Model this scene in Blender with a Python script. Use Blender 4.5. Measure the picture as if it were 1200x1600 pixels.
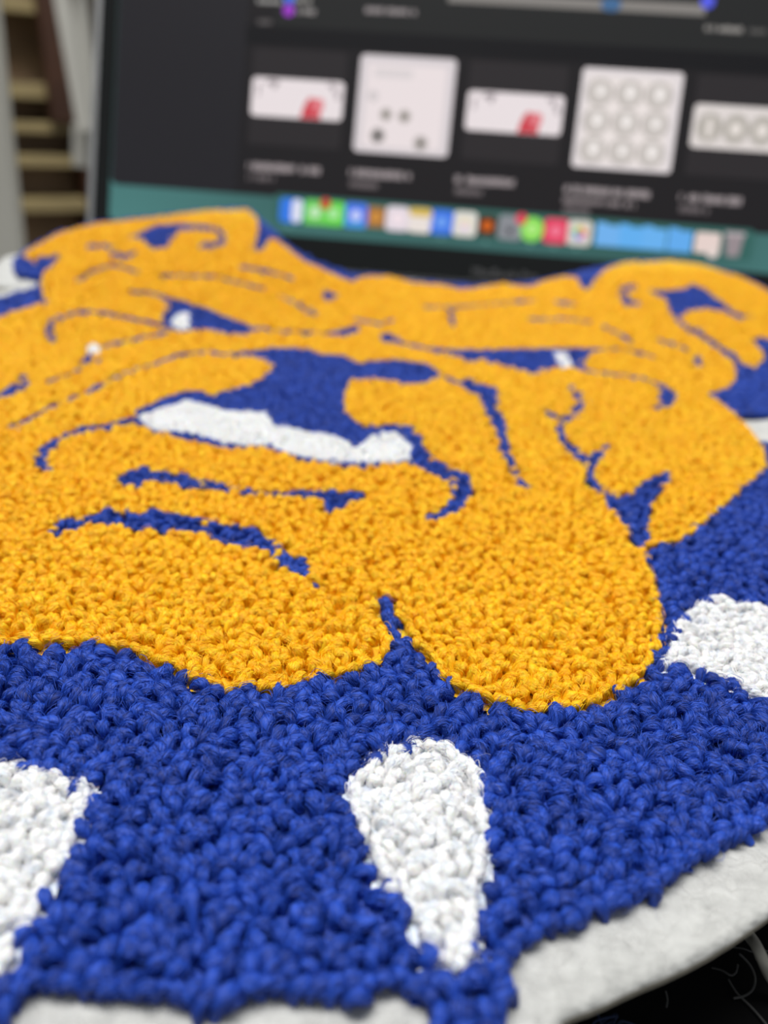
import bpy, bmesh, math, random
import numpy as np
from mathutils import Vector, Matrix
from mathutils.geometry import delaunay_2d_cdt

random.seed(7)
rng = np.random.default_rng(11)
for o in list(bpy.data.objects):
    bpy.data.objects.remove(o, do_unlink=True)
SC = bpy.context.scene
COL = SC.collection

# ------------------------------------------------------------------ camera
F = 1202.0                                   # focal length in pixels of a 1200 x 1600 frame
PITCH, ROLL = math.radians(28), math.radians(3.73)
DECK_Z = 0.766                               # laptop deck above the floor (m)
CAM_Z = DECK_Z + 0.0646
_r0 = np.array([1, 0, 0.0]); _u0 = np.array([0, math.sin(PITCH), math.cos(PITCH)])
FW = np.array([0, math.cos(PITCH), -math.sin(PITCH)])
RT = math.cos(ROLL) * _r0 + math.sin(ROLL) * _u0
UP = -math.sin(ROLL) * _r0 + math.cos(ROLL) * _u0
cam_d = bpy.data.cameras.new('camera')
cam = bpy.data.objects.new('camera', cam_d); COL.objects.link(cam)
m = Matrix.Identity(4)
for i in range(3):
    m[i][0], m[i][1], m[i][2] = RT[i], UP[i], -FW[i]
m[0][3], m[1][3], m[2][3] = 0, 0, CAM_Z
cam.matrix_world = m
cam_d.sensor_fit = 'VERTICAL'; cam_d.sensor_height = 34.6; cam_d.sensor_width = 34.6
cam_d.lens = F * 34.6 / 1600
cam_d.clip_start = 0.005; cam_d.clip_end = 60
cam_d.dof.use_dof = True
cam_d.dof.focus_distance = 0.089
cam_d.dof.aperture_fstop = cam_d.lens / 1.88  # a 1.88 mm pupil
SC.camera = cam

# ------------------------------------------------------------------ light
wd = bpy.data.worlds.new('room_ambience'); SC.world = wd; wd.use_nodes = True
wd.node_tree.nodes['Background'].inputs[0].default_value = (0.93, 0.97, 1.0, 1)
wd.node_tree.nodes['Background'].inputs[1].default_value = 0.27
ld = bpy.data.lights.new('ceiling_light_offscreen', 'AREA'); ld.shape = 'RECTANGLE'; ld.size = 1.3; ld.size_y = 0.7
ld.energy = 44; ld.color = (1.0, 0.97, 0.93)
lo = bpy.data.objects.new('ceiling_light_offscreen', ld); COL.objects.link(lo)
lo.location = (-0.2, 0.35, 2.45)
lo.rotation_euler = (0, 0, 0)                 # hangs flat, facing the floor
vs = SC.view_settings
vs.view_transform = 'Standard'; vs.look = 'None'; vs.gamma = 1; vs.exposure = 0; vs.use_curve_mapping = False

# ------------------------------------------------------------------ helpers
def W(p):                                    # millimetres from the camera -> metres in the room
    p = np.asarray(p, float) * 0.001
    p = p.copy(); p[..., 2] += CAM_Z
    return p
def ray(px, py):
    px = np.asarray(px, float)[..., None]; py = np.asarray(py, float)[..., None]
    return FW + (px - 600) / F * RT - (py - 800) / F * UP
def project(P):                              # mm from camera -> pixel, depth
    z = P @ FW
    return 600 + F * (P @ RT) / z, 800 - F * (P @ UP) / z, z
def lin(c):
    return tuple((v / 255 / 12.92) if v / 255 <= .04045 else ((v / 255 + .055) / 1.055) ** 2.4 for v in c) + (1,)
def link(o, parent=None):
    COL.objects.link(o)
    if parent: o.parent = parent
    return o
def tag(o, label=None, cat=None, group=None, kind=None):
    if label: o['label'] = label
    if cat: o['category'] = cat
    if group: o['group'] = group
    if kind: o['kind'] = kind
    return o
def empty(name, loc, label, cat, group=None):
    o = bpy.data.objects.new(name, None); o.location = loc; o.empty_display_size = .02
    link(o); return tag(o, label, cat, group)
def mesh_obj(name, verts, faces, mat, parent=None, smooth=False):
    """verts in room metres; a child is stored relative to its top-level parent"""
    v = np.asarray(verts, float)
    p = parent
    while p is not None:
        v = v - np.array(p.location); p = p.parent
    base = np.zeros(3)
    if parent is None:
        base = np.array([v[:, 0].mean(), v[:, 1].mean(), v[:, 2].min()]); v = v - base
    me = bpy.data.meshes.new(name); me.from_pydata(v.tolist(), [], [list(f) for f in faces]); me.update()
    if smooth: me.shade_smooth()
    me.materials.append(mat)
    o = bpy.data.objects.new(name, me); o.location = base
    return link(o, parent)
def bm_obj(name, bm, mat, parent=None, smooth=False):
    bm.normal_update(); vs_ = [v.co[:] for v in bm.verts]; bm.verts.index_update()
    fs = [[v.index for v in f.verts] for f in bm.faces]; bm.free()
    return mesh_obj(name, vs_, fs, mat, parent, smooth)
def obox(c, ax, ay, az, sx, sy, sz, bev=0, seg=2):
    """oriented box, centre in mm from camera, full sizes in mm"""
    bm = bmesh.new(); bmesh.ops.create_cube(bm, size=1)
    for v in bm.verts: v.co = Vector((v.co.x * sx, v.co.y * sy, v.co.z * sz))
    if bev: bmesh.ops.bevel(bm, geom=list(bm.edges), offset=bev, segments=seg, affect='EDGES', profile=.5)
    for v in bm.verts:
        v.co = Vector(W(np.asarray(c) + np.asarray(ax) * v.co.x + np.asarray(ay) * v.co.y + np.asarray(az) * v.co.z))
    return bm
def rrect(u0, v0, u1, v1, r, n=5):
    r = min(r, abs(u1 - u0) / 2 * .999, abs(v1 - v0) / 2 * .999); pts = []
    for cx, cy, a in ((u1 - r, v1 - r, 0), (u0 + r, v1 - r, 90), (u0 + r, v0 + r, 180), (u1 - r, v0 + r, 270)):
        for k in range(n + 1):
            t = math.radians(a + 90 * k / n); pts.append((cx + r * math.cos(t), cy + r * math.sin(t)))
    return pts
def prism(pts, O, ax, ay, az, z0, z1, bev=0):
    """extruded outline: pts in (ax, ay) mm, from z0 to z1 along az"""
    bm = bmesh.new()
    O, ax, ay, az = map(np.asarray, (O, ax, ay, az))
    lo_ = [bm.verts.new((p[0], p[1], z0)) for p in pts]; hi = [bm.verts.new((p[0], p[1], z1)) for p in pts]
    n = len(pts); bm.faces.new(hi); bm.faces.new(lo_[::-1])
    for i in range(n): bm.faces.new((lo_[i], lo_[(i + 1) % n], hi[(i + 1) % n], hi[i]))
    if bev:
        es = [e for e in bm.edges if abs(e.verts[0].co.z - e.verts[1].co.z) < 1e-6]
        bmesh.ops.bevel(bm, geom=es, offset=bev, segments=2, affect='EDGES', profile=.5)
    for v in bm.verts: v.co = Vector(W(O + ax * v.co.x + ay * v.co.y + az * v.co.z))
    return bm
def tube(path, rad, sides=6):
    """path in mm; returns verts (m), faces"""
    path = np.asarray(path, float); n = len(path); V = []; Fc = []
    rad = np.broadcast_to(rad, n)
    for i in range(n):
        t = path[min(i + 1, n - 1)] - path[max(i - 1, 0)]; t = t / np.linalg.norm(t)
        a = np.cross(t, [0.13, 0.31, 0.94]); a /= np.linalg.norm(a); b = np.cross(t, a)
        for k in range(sides):
            q = 2 * math.pi * k / sides
            V.append(path[i] + rad[i] * (math.cos(q) * a + math.sin(q) * b))
    for i in range(n - 1):
        for k in range(sides):
            Fc.append((i * sides + k, i * sides + (k + 1) % sides, (i + 1) * sides + (k + 1) % sides, (i + 1) * sides + k))
    Fc.append(tuple(range(sides))[::-1]); Fc.append(tuple((n - 1) * sides + k for k in range(sides)))
    return W(np.array(V)), Fc

# ------------------------------------------------------------------ materials
def new_mat(name):
    mt = bpy.data.materials.new(name); mt.use_nodes = True
    nt = mt.node_tree; return mt, nt, nt.nodes['Principled BSDF']
def plain(name, c, rough=.5, metal=0, noise=0, nscale=40, bump=0):
    mt, nt, b = new_mat(name)
    b.inputs['Roughness'].default_value = rough; b.inputs['Metallic'].default_value = metal
    b.inputs['Base Color'].default_value = c if len(c) == 4 else (*c, 1)
    tc = nt.nodes.new('ShaderNodeTexCoord'); nz = nt.nodes.new('ShaderNodeTexNoise')
    nz.inputs['Scale'].default_value = nscale; nz.inputs['Detail'].default_value = 5
    nt.links.new(tc.outputs['Object'], nz.inputs['Vector'])
    mx = nt.nodes.new('ShaderNodeMix'); mx.data_type = 'RGBA'; mx.blend_type = 'MULTIPLY'
    mx.inputs[0].default_value = 1; cc = c if len(c) == 4 else (*c, 1)
    mx.inputs[6].default_value = cc
    rp = nt.nodes.new('ShaderNodeMapRange'); rp.inputs[3].default_value = 1 - noise; rp.inputs[4].default_value = 1 + noise
    nt.links.new(nz.outputs['Fac'], rp.inputs[0]); nt.links.new(rp.outputs[0], mx.inputs[7])
    nt.links.new(mx.outputs[2], b.inputs['Base Color'])
    if bump:
        bp = nt.nodes.new('ShaderNodeBump'); bp.inputs['Strength'].default_value = bump; bp.inputs['Distance'].default_value = .001
        nt.links.new(nz.outputs['Fac'], bp.inputs['Height']); nt.links.new(bp.outputs[0], b.inputs['Normal'])
    return mt
def wood(name, c, rough=.5, sc=(3, 3, 40)):
    mt, nt, b = new_mat(name); b.inputs['Roughness'].default_value = rough
    tc = nt.nodes.new('ShaderNodeTexCoord'); mp = nt.nodes.new('ShaderNodeMapping'); mp.inputs['Scale'].default_value = sc
    nz = nt.nodes.new('ShaderNodeTexNoise'); nz.inputs['Scale'].default_value = 4; nz.inputs['Detail'].default_value = 6
    nt.links.new(tc.outputs['Object'], mp.inputs[0]); nt.links.new(mp.outputs[0], nz.inputs['Vector'])
    rp = nt.nodes.new('ShaderNodeValToRGB')
    rp.color_ramp.elements[0].position = .3; rp.color_ramp.elements[1].position = .7
    rp.color_ramp.elements[0].color = tuple(v * .75 for v in c[:3]) + (1,); rp.color_ramp.elements[1].color = tuple(min(1, v * 1.2) for v in c[:3]) + (1,)
    nt.links.new(nz.outputs['Fac'], rp.inputs[0]); nt.links.new(rp.outputs[0], b.inputs['Base Color'])
    return mt
_glow = {}
def glow(c, strength=1.0):
    """a lit patch of the display"""
    k = (tuple(c), strength)
    if k not in _glow:
        mt, nt, b = new_mat('lit_pixels'); b.inputs['Base Color'].default_value = (0.004, 0.004, 0.005, 1)
        b.inputs['Roughness'].default_value = .35; b.inputs['Specular IOR Level'].default_value = .25
        b.inputs['Emission Color'].default_value = lin(c); b.inputs['Emission Strength'].default_value = strength
        _glow[k] = mt
    return _glow[k]
def glow_noise(c1, c2, axis_scale):
    mt, nt, b = new_mat('wallpaper_pixels'); b.inputs['Base Color'].default_value = (0.004, 0.004, 0.005, 1)
    b.inputs['Roughness'].default_value = .35
    tc = nt.nodes.new('ShaderNodeTexCoord'); nz = nt.nodes.new('ShaderNodeTexNoise'); nz.inputs['Scale'].default_value = axis_scale
    nz.inputs['Detail'].default_value = 1
    nt.links.new(tc.outputs['Object'], nz.inputs['Vector'])
    rp = nt.nodes.new('ShaderNodeValToRGB'); rp.color_ramp.elements[0].position = .35; rp.color_ramp.elements[1].position = .65
    rp.color_ramp.elements[0].color = lin(c1); rp.color_ramp.elements[1].color = lin(c2)
    nt.links.new(nz.outputs['Fac'], rp.inputs[0]); nt.links.new(rp.outputs[0], b.inputs['Emission Color'])
    b.inputs['Emission Strength'].default_value = 1
    return mt
def yarn(name, c_lo, c_hi, sheen=.25, rough=.5, sss=0.0):
    """acrylic yarn: fibres run along each loop, with a slight twist"""
    mt, nt, b = new_mat(name); N = nt.nodes.new; L = nt.links.new
    at = N('ShaderNodeAttribute'); at.attribute_name = 'yarn_uv'
    sp = N('ShaderNodeSeparateXYZ'); L(at.outputs['Vector'], sp.inputs[0])
    def math_(op, a, bb):
        n = N('ShaderNodeMath'); n.operation = op
        for i, x in enumerate((a, bb)):
            if isinstance(x, (int, float)): n.inputs[i].default_value = x
            else: L(x, n.inputs[i])
        return n.outputs[0]
    tw = math_('ADD', math_('MULTIPLY', sp.outputs[0], 17.0), math_('MULTIPLY', sp.outputs[1], 8.0))
    cb = N('ShaderNodeCombineXYZ'); L(tw, cb.inputs[0]); L(math_('MULTIPLY', sp.outputs[1], 1.6), cb.inputs[1]); L(math_('MULTIPLY', sp.outputs[2], 37.0), cb.inputs[2])
    nz = N('ShaderNodeTexNoise'); nz.inputs['Scale'].default_value = 1.0; nz.inputs['Detail'].default_value = 3; nz.inputs['Roughness'].default_value = .6
    L(cb.outputs[0], nz.inputs['Vector'])
    rp = N('ShaderNodeValToRGB'); rp.color_ramp.elements[0].position = .34; rp.color_ramp.elements[1].position = .62
    rp.color_ramp.elements[0].color = c_lo; rp.color_ramp.elements[1].color = c_hi
    mixf = math_('ADD', math_('MULTIPLY', nz.outputs['Fac'], .8), math_('MULTIPLY', sp.outputs[2], .2))
    L(mixf, rp.inputs[0]); L(rp.outputs[0], b.inputs['Base Color'])
    bp = N('ShaderNodeBump'); bp.inputs['Strength'].default_value = 1.0; bp.inputs['Distance'].default_value = .0003
    L(nz.outputs['Fac'], bp.inputs['Height']); L(bp.outputs[0], b.inputs['Normal'])
    b.inputs['Roughness'].default_value = rough; b.inputs['Specular IOR Level'].default_value = .4
    b.inputs['Sheen Weight'].default_value = sheen; b.inputs['Sheen Roughness'].default_value = .4
    b.inputs['Sheen Tint'].default_value = c_hi
    if sss:
        b.inputs['Subsurface Weight'].default_value = sss; b.inputs['Subsurface Radius'].default_value = (1, .6, .3); b.inputs['Subsurface Scale'].default_value = .0008
    return mt

M_BLUE = yarn('blue_yarn', (0.003, 0.019, 0.17, 1), (0.020, 0.085, 0.55, 1), .08, .55)
M_YEL = yarn('golden_yellow_yarn', (0.90, 0.38, 0.001, 1), (0.99, 0.62, 0.008, 1), 0, .55, .4)
M_WHT = yarn('white_yarn', (0.84, 0.84, 0.85, 1), (0.95, 0.95, 0.95, 1), .05, .5, .6)
M_FELT = plain('white_felt', (0.48, 0.49, 0.48), .95, 0, .34, 520, .6)
M_FELTE = plain('cream_felt_edge', (0.66, 0.60, 0.48), .95, 0, .12, 700, .4)
M_FUZZ = plain('pale_fuzz', (0.80, 0.80, 0.79), .8)
M_ALU = plain('brushed_aluminium', (0.50, 0.51, 0.52), .55, .7, .03, 90)
M_KEYW = plain('keyboard_well_black', (0.012, 0.012, 0.013), .6)
M_KEY = plain('black_key_plastic', (0.016, 0.016, 0.018), .5, 0, .05, 300)
M_BEZEL = plain('black_bezel_glass', (0.004, 0.005, 0.005), .22)
M_HINGE = plain('black_hinge_rubber', (0.01, 0.01, 0.01), .6)
M_PAD = plain('trackpad_glass', (0.50, 0.51, 0.52), .3, .3)
M_DESK = plain('black_desk_laminate', (0.003, 0.003, 0.0035), .9, 0, .2, 30, .05)
M_DESK.node_tree.nodes['Principled BSDF'].inputs['Specular IOR Level'].default_value = .12
M_LEG = plain('dark_steel', (0.05, 0.05, 0.05), .5, .6)
M_WALL = plain('brown_grey_paint', (0.10, 0.085, 0.065), .9, 0, .06, 6, .1)
M_FLOOR = wood('dark_floor_boards', (0.10, 0.07, 0.045), .5, (2, 14, 2))
M_SHELF = wood('pale_khaki_board', (0.34, 0.27, 0.13), .6, (3, 3, 30))
M_CASE = wood('dark_brown_wood', (0.27, 0.185, 0.115), .6, (3, 3, 6))
M_RED = wood('red_brown_wood', (0.060, 0.024, 0.012), .5, (3, 3, 5))
M_WBOARD = plain('off_white_board', (0.80, 0.79, 0.71), .8, 0, .05, 12)
M_STEEL = plain('pale_grey_paint', (0.58, 0.58, 0.54), .5, 0, .04, 20)
M_LETTER = plain('grey_lettering', (0.12, 0.12, 0.125), .5)

X3 = np.eye(3)
ZD = -64.6                                   # deck height, mm from camera
# ------------------------------------------------------------------ room
def struct(name, bm, mat):
    return tag(bm_obj(name, bm, mat), kind='structure')
FLOOR_MM = -CAM_Z * 1000
fl = struct('floor', obox((0, 800, FLOOR_MM - 25), *X3, 5200, 4400, 50), M_FLOOR)
struct('wall_back', obox((0, 2600, FLOOR_MM + 1300), *X3, 5200, 60, 2600), M_WALL)

# ------------------------------------------------------------------ desk
dk = empty('desk', W((0, 60, FLOOR_MM)), 'black topped desk with steel legs under the open laptop', 'desk')
bm_obj('desk_top', obox((0, 30, ZD - 16 - 12.5), *X3, 1100, 730, 25, 2), M_DESK, dk)
for sx in (-1, 1):
    for yy in (-290, 350):
        zt = ZD - 41
        bm_obj('leg', obox((sx * 500, yy, (zt + FLOOR_MM) / 2), *X3, 40, 40, zt - FLOOR_MM, 2), M_LEG, dk)

# ------------------------------------------------------------------ laptop
BETA, PSI = math.radians(20), math.radians(-5.5)
SR = np.array([math.cos(PSI), math.sin(PSI), 0])
SF = np.array([-math.sin(PSI), math.cos(PSI), 0])              # away from the sitter
SU = math.sin(BETA) * SF + math.cos(BETA) * np.array([0, 0, 1.0])
SN = np.cross(SR, SU)                                          # out of the display, to the sitter
S0 = ray(798, 352) * 318.3                                     # middle of the dock row
def suv(px, py):
    d = ray(px, py); p = d * ((S0 @ SN) / (d @ SN)) - S0
    return float(p @ SR), float(p @ SU)
AB = -10.9                                                     # bottom of the lit area
HV = AB - 14.5                                                 # hinge line
HP = S0 + SU * HV
lap = empty('laptop', W(HP), 'open silver laptop with dark file browser and app dock on its display, behind the patch', 'laptop')
WD, DP = 363.0, 246.0
DO = np.array([HP[0], HP[1], ZD])
deck = prism(rrect(-WD / 2, -DP - 4, WD / 2, -4, 12, 6), DO, SR, SF, np.array([0, 0, 1.0]), -15.2, 0, 1.2)
bm_obj('base', deck, M_ALU, lap, True)
Z1 = np.array([0, 0, 1.0])
kb = bm_obj('keyboard', prism(rrect(-138, -128, 138, -20, 4), DO, SR, SF, Z1, .02, .12), M_KEYW, lap)
kw = 276 / 14.5
proto = {}
for row in range(6):
    y0 = -20 - 18 * row - 17
    widths = [[1] * 14, [1] * 13 + [1.5], [1.5] + [1] * 13, [1.8] + [1] * 11 + [1.7], [2.3] + [1] * 10 + [2.2], [1, 1, 1, 1.25, 5, 1.25, 1, 1, 1, 1]][row]
    tot = sum(widths); x = -137.
    for wk in widths:
        w_ = 274 * wk / tot
        key = round(w_, 2)
        c = DO + SR * (x + w_ / 2) + SF * (y0 + 8.5) + Z1 * .3
        if key not in proto:
            bm = obox((0, 0, CAM_Z * -1000), SR, SF, Z1, w_ - 2.2, 15.4 if row else 13, .4, .12, 1)
            me_o = bm_obj('key', bm, M_KEY)
            v0 = np.array(me_o.location); me = me_o.data
            me.transform(Matrix.Translation(Vector(v0)))
            proto[key] = me; bpy.data.objects.remove(me_o)
        ko = bpy.data.objects.new('key', proto[key]); link(ko, kb)
        ko.location = Vector(W(c)) - Vector(W(HP))
        x += w_
bm_obj('trackpad', prism(rrect(-80, -DP + 2, 80, -140, 4), DO, SR, SF, Z1, .02, .12), M_PAD, lap, False)
# hinge barrel
hv, hf = tube([HP + SR * x + np.array([0, 0, -1.5]) - SN * 3 for x in (-140, 140)], 3.4, 12)
mesh_obj('hinge', hv, hf, M_HINGE, lap, True)
LT = AB + 223.4 + 9
LW2 = WD / 2 + 1.3
lid = bm_obj('lid', prism(rrect(-LW2, HV + 1, LW2, LT, 11, 6), S0, SR, SU, SN, -5.2, -.35, .8), M_ALU, lap, True)
bm_obj('bezel', prism(rrect(-LW2 + 2.6, HV + 2, LW2 - 2.6, LT - 1.9, 9, 6), S0, SR, SU, SN, -.36, -.16), M_BEZEL, lid)
LAY = [-.16]
def scr(name, pts, mat, parent, z, label=None):
    """a flat piece of the picture on the display"""
    o = bm_obj(name, prism(pts, S0, SR, SU, SN, z - .03, z), mat, parent)
    if label: o['label'] = label
    return o
disp = scr('display', rrect(-172.8, AB, 172.8, AB + 223.4, 3), glow_noise((44, 84, 80), (74, 128, 126), 7), lap, -.12, 'lit display with a teal desktop and a dark browser window')
def rect_px(x0, y0, x1, y1, r=1.0):
    u0, v0 = suv(x0, y1); u1, v1 = suv(x1, y0)
    return rrect(u0, v0, u1, v1, r)
def disc(px, py, r, n=20, ry=None):
    u, v = suv(px, py); ry = ry or r
    return [(u + r * math.cos(2 * math.pi * k / n), v + ry * math.sin(2 * math.pi * k / n)) for k in range(n)]
VB = suv(600, 320)[1]                                          # bottom of the window
VT = AB + 215
scr('browser_window', rrect(-172.6, VB, 172.6, VT, 3), glow((28, 26, 28)), disp, -.09)
us = suv(378, 150)[0]
scr('side_panel', rrect(-172.4, VB + .1, us, VT - .1, 3), glow((33, 32, 36)), disp, -.07)
v50 = suv(500, 45)[1]; v75 = suv(500, 74)[1]
scr('header_strip', rrect(us + .1, v75, 172.4, v50, .2), glow((16, 16, 19)), disp, -.065)
scr('toolbar', rrect(us + 12, v50, 172.4, VT - 20, 1.5), glow((33, 34, 34)), disp, -.06)
# cards (dark squares) and the pictures on them
u_first = suv(397, 160)[0]; step = (suv(913, 101)[0] - suv(565, 86)[0]) / 2
v_ct, v_cb = suv(565, 84)[1], suv(553, 236)[1]
v_mid = (v_ct + v_cb) / 2
cu = [suv(558, 160)[0] + step * (k - 1) for k in range(7)]
CWD = 39.4
RNG = random.Random(3)
for k in range(5):
    u0 = cu[k]
    if k not in (1, 3):
        cd = scr('file_card', rrect(u0, v_cb, u0 + CWD, v_ct, 1.2), glow((42, 39, 41)), disp, -.055)
    if k in (0, 2):
        tv0, tv1 = v_mid - 7.6, v_mid + 7.6
        scr('banner_picture', rrect(u0 + .3, tv0, u0 + CWD - .3, tv1, 1.8), glow((232, 222, 224)), disp, -.045)
        scr('banner_mark', [(u0 + 21.5, tv0 + .2), (u0 + 30, tv0 + .2), (u0 + 30, tv0 + 7), (u0 + 25, tv0 + 8.6), (u0 + 23.2, tv0 + 6)], glow((202, 62, 74)), disp, -.035)
        scr('banner_mark', rrect(u0 + 26, tv0 + 3, u0 + 31, tv0 + 8.2, 1.5), glow((222, 120, 128)), disp, -.03)
        for a, b_, w_, h_ in ((9, 11.0, 1.6, 3.6), (6.5, 12.6, 5, 1.8), (2.6, 8, 1, 5), (34.2, 11, 1.4, 3.4), (36, 8.2, 1.6, 3), (32.2, 13, 2, 1.2)):
            scr('banner_mark', rrect(u0 + a, tv0 + b_, u0 + a + w_, tv0 + min(15, b_ + h_), .4), glow((158, 148, 152)), disp, -.03)
    elif k == 1:
        scr('square_picture', rrect(u0, v_cb, u0 + CWD, v_ct, 2), glow((214, 206, 209)), disp, -.045)
        scr('square_picture', rrect(u0 + 3.2, v_cb + 2.4, u0 + CWD - 3.4, v_ct - 3.2, .4), glow((233, 222, 223)), disp, -.04)
        for x_, y_, r_, c_ in ((603, 179, 2.5, (180, 172, 168)), (632, 182, 2.6, (180, 172, 168)), (590, 212, 3.0, (150, 144, 142)), (657, 224, 3.0, (178, 170, 168))):
            dd = scr('round_mark', disc(x_, y_, r_), glow(c_), disp, -.03)
            scr('round_mark', disc(x_, y_, r_ * .45), glow((96, 92, 78) if x_ != 590 else (30, 28, 28)), disp, -.022)
        scr('round_mark', disc(583, 150, 2.2), glow((208, 200, 201)), disp, -.03)
        scr('pale_caption', rrect(u0 + 6, v_ct - 8.6, u0 + 22, v_ct - 5, 1), glow((217, 209, 210)), disp, -.03)
    elif k == 3:
        scr('square_picture', rrect(u0, v_cb, u0 + CWD, v_ct, 1.6), glow((224, 216, 217)), disp, -.045)
        scr('square_picture', rrect(u0 + 2.6, v_cb + 2, u0 + CWD - 3.4, v_ct - 3, .6), glow((234, 225, 222)), disp, -.04)
        for i in range(3):
            for j in range(3):
                cx, cy = u0 + 7.6 + 11.6 * i, v_ct - 9.0 - 11.0 * j
                ring = [(cx + 5.5 * math.cos(t), cy + 5.2 * math.sin(t)) for t in np.linspace(0, 2 * math.pi, 24, endpoint=False)]
                scr('round_button_picture', ring, glow((190, 183, 178)), disp, -.032)
                ring = [(cx + .1 + 4.0 * math.cos(t), cy + .3 + 3.8 * math.sin(t)) for t in np.linspace(0, 2 * math.pi, 20, endpoint=False)]
                scr('round_button_picture', ring, glow((205, 198, 193)), disp, -.026)
                ring = [(cx + .4 + 1.7 * math.cos(t), cy + .6 + (2.6 if (i + j) % 3 else 1.9) * math.sin(t)) for t in np.linspace(0, 2 * math.pi, 14, endpoint=False)]
                scr('round_button_picture', ring, glow((242, 236, 233)), disp, -.02)
    else:
        scr('banner_picture', rrect(u0 + .3, v_mid - 8.4, u0 + CWD - .3, v_mid + 8, 1.8), glow((222, 214, 211)), disp, -.045)
        for i in range(4):
            cx, cy = u0 + 9 + 10.2 * i - 2, v_mid - .6
            if cx + 5 > u0 + CWD: continue
            ring = [(cx + 5.0 * math.cos(t), cy + 5.6 * math.sin(t)) for t in np.linspace(0, 2 * math.pi, 20, endpoint=False)]
            scr('round_button_picture', ring, glow((178, 172, 164)), disp, -.035)
            ring = [(cx + (1.3 if i == 0 else 2.4) * math.cos(t), cy + (4 if i == 0 else 2.6) * math.sin(t)) for t in np.linspace(0, 2 * math.pi, 16, endpoint=False)]
            scr('round_button_picture', ring, glow((228, 220, 214)), disp, -.028)
def caption(x0, y, x1, h, c):
    u0, v = suv(x0, y); u1 = suv(x1, y)[0]; u = u0
    while u < u1 - .5:                                         # blurred words: unreadable strokes
        w_ = RNG.uniform(.5, 1.1); 
        if RNG.random() > .12: scr('caption_stroke', rrect(u, v - h / 2 * RNG.uniform(.7, 1), min(u + w_, u1), v + h / 2 * RNG.uniform(.7, 1), .2), glow(c), disp, -.04)
        u += w_ + .22
for x0, y, x1, h, c in ((387, 259, 502, 3.4, (158, 148, 150)), (387, 276, 430, 2.8, (112, 104, 106)),
                        (546, 269, 645, 3.4, (158, 148, 150)), (546, 287, 590, 2.8, (112, 104, 106)),
                        (711, 280, 804, 3.4, (158, 148, 150)), (711, 298, 755, 2.8, (112, 104, 106)),
                        (882, 295, 1018, 3.4, (158, 148, 150)), (880, 312, 995, 2.6, (140, 130, 132)), (880, 328, 922, 2.8, (112, 104, 106)),
                        (1062, 308, 1164, 3.4, (158, 148, 150)), (1062, 326, 1110, 2.8, (112, 104, 106)),
                        (464, 17, 494, 2.4, (150, 145, 144)), (568, 15, 652, 2.6, (150, 142, 143)), (1102, 44, 1160, 2.4, (150, 146, 142)),
                        (1172, 48, 1198, 2, (92, 90, 88)), (403, 34, 424, 2, (96, 92, 92)), (402, 1, 440, 2, (160, 158, 156)), (462, 0, 488, 2, (170, 166, 162))):
    caption(x0, y, x1, h, c)
scr('round_badge', disc(451, 16, 2.3), glow((158, 58, 200)), disp, -.04)
scr('round_badge', disc(452, -3, 2.3), glow((60, 110, 220)), disp, -.04)
u0, v0 = suv(700, -2); u1 = suv(1104, 6)[0]
scr('pale_bar', rrect(u0, v0 - 1.2, u1, v0 + 3, .4), glow((130, 126, 122)), disp, -.04)
scr('round_badge', disc(955, 7, 4.0, 20, 2.6), glow((66, 104, 146)), disp, -.03)
scr('round_badge', disc(1106, 2, 2.7), glow((84, 92, 226)), disp, -.03)
# dock: a translucent bar and its icons
ud0, ud1 = suv(436, 330)[0], suv(1166, 388)[0]
scr('dock_bar', rrect(ud0 - 2.5, -6.8, ud1 + 2.5, 5.6, 2.2), glow((52, 98, 92)), disp, -.06)
icons = [(455, 'rr', (52, 120, 226), [('half', (224, 226, 240))]), (492, 'rr', (112, 206, 92), [('glint', (196, 232, 190)), ('badge', (196, 58, 46))]),
         (521, 'rr', (104, 212, 76), [('glint', (170, 232, 160))]), (556, 'rr', (74, 118, 232), [('glint', (196, 206, 250)), ('low', (70, 158, 226))]),
         (587, 'rs', (160, 110, 58), [('glint', (206, 142, 60))]), (621, 'rr', (226, 214, 222), [('glint', (244, 226, 232))]),
         (656, 'rr', (232, 222, 216), [('top', (214, 182, 78))]), (690, 'rr', (62, 116, 226), [('glint', (110, 160, 240))]),
         (726, 'rr', (222, 218, 210), [('glint', (236, 222, 190)), ('dot', (228, 200, 240))]), (761, 'rs', (62, 44, 30), [('glint', (206, 96, 22))]),
         (797, 'rr', (136, 138, 144), [('dot', (70, 70, 76)), ('badge', (222, 58, 84))]), (831, 'ro', (136, 218, 84), [('glint', (176, 234, 130))]),
         (868, 'rr', (226, 66, 98), [('glint', (240, 120, 146))]), (905, 'rr', (214, 208, 200), [('petals', None)]),
         (949, 'fo', (112, 176, 236), []), (985, 'fo', (98, 174, 238), []), (1022, 'fo', (104, 176, 238), []), (1062, 'fo', (98, 170, 236), []),
         (1105, 'st', (228, 208, 202), []), (1146, 'tr', (150, 138, 142), [])]
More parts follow.
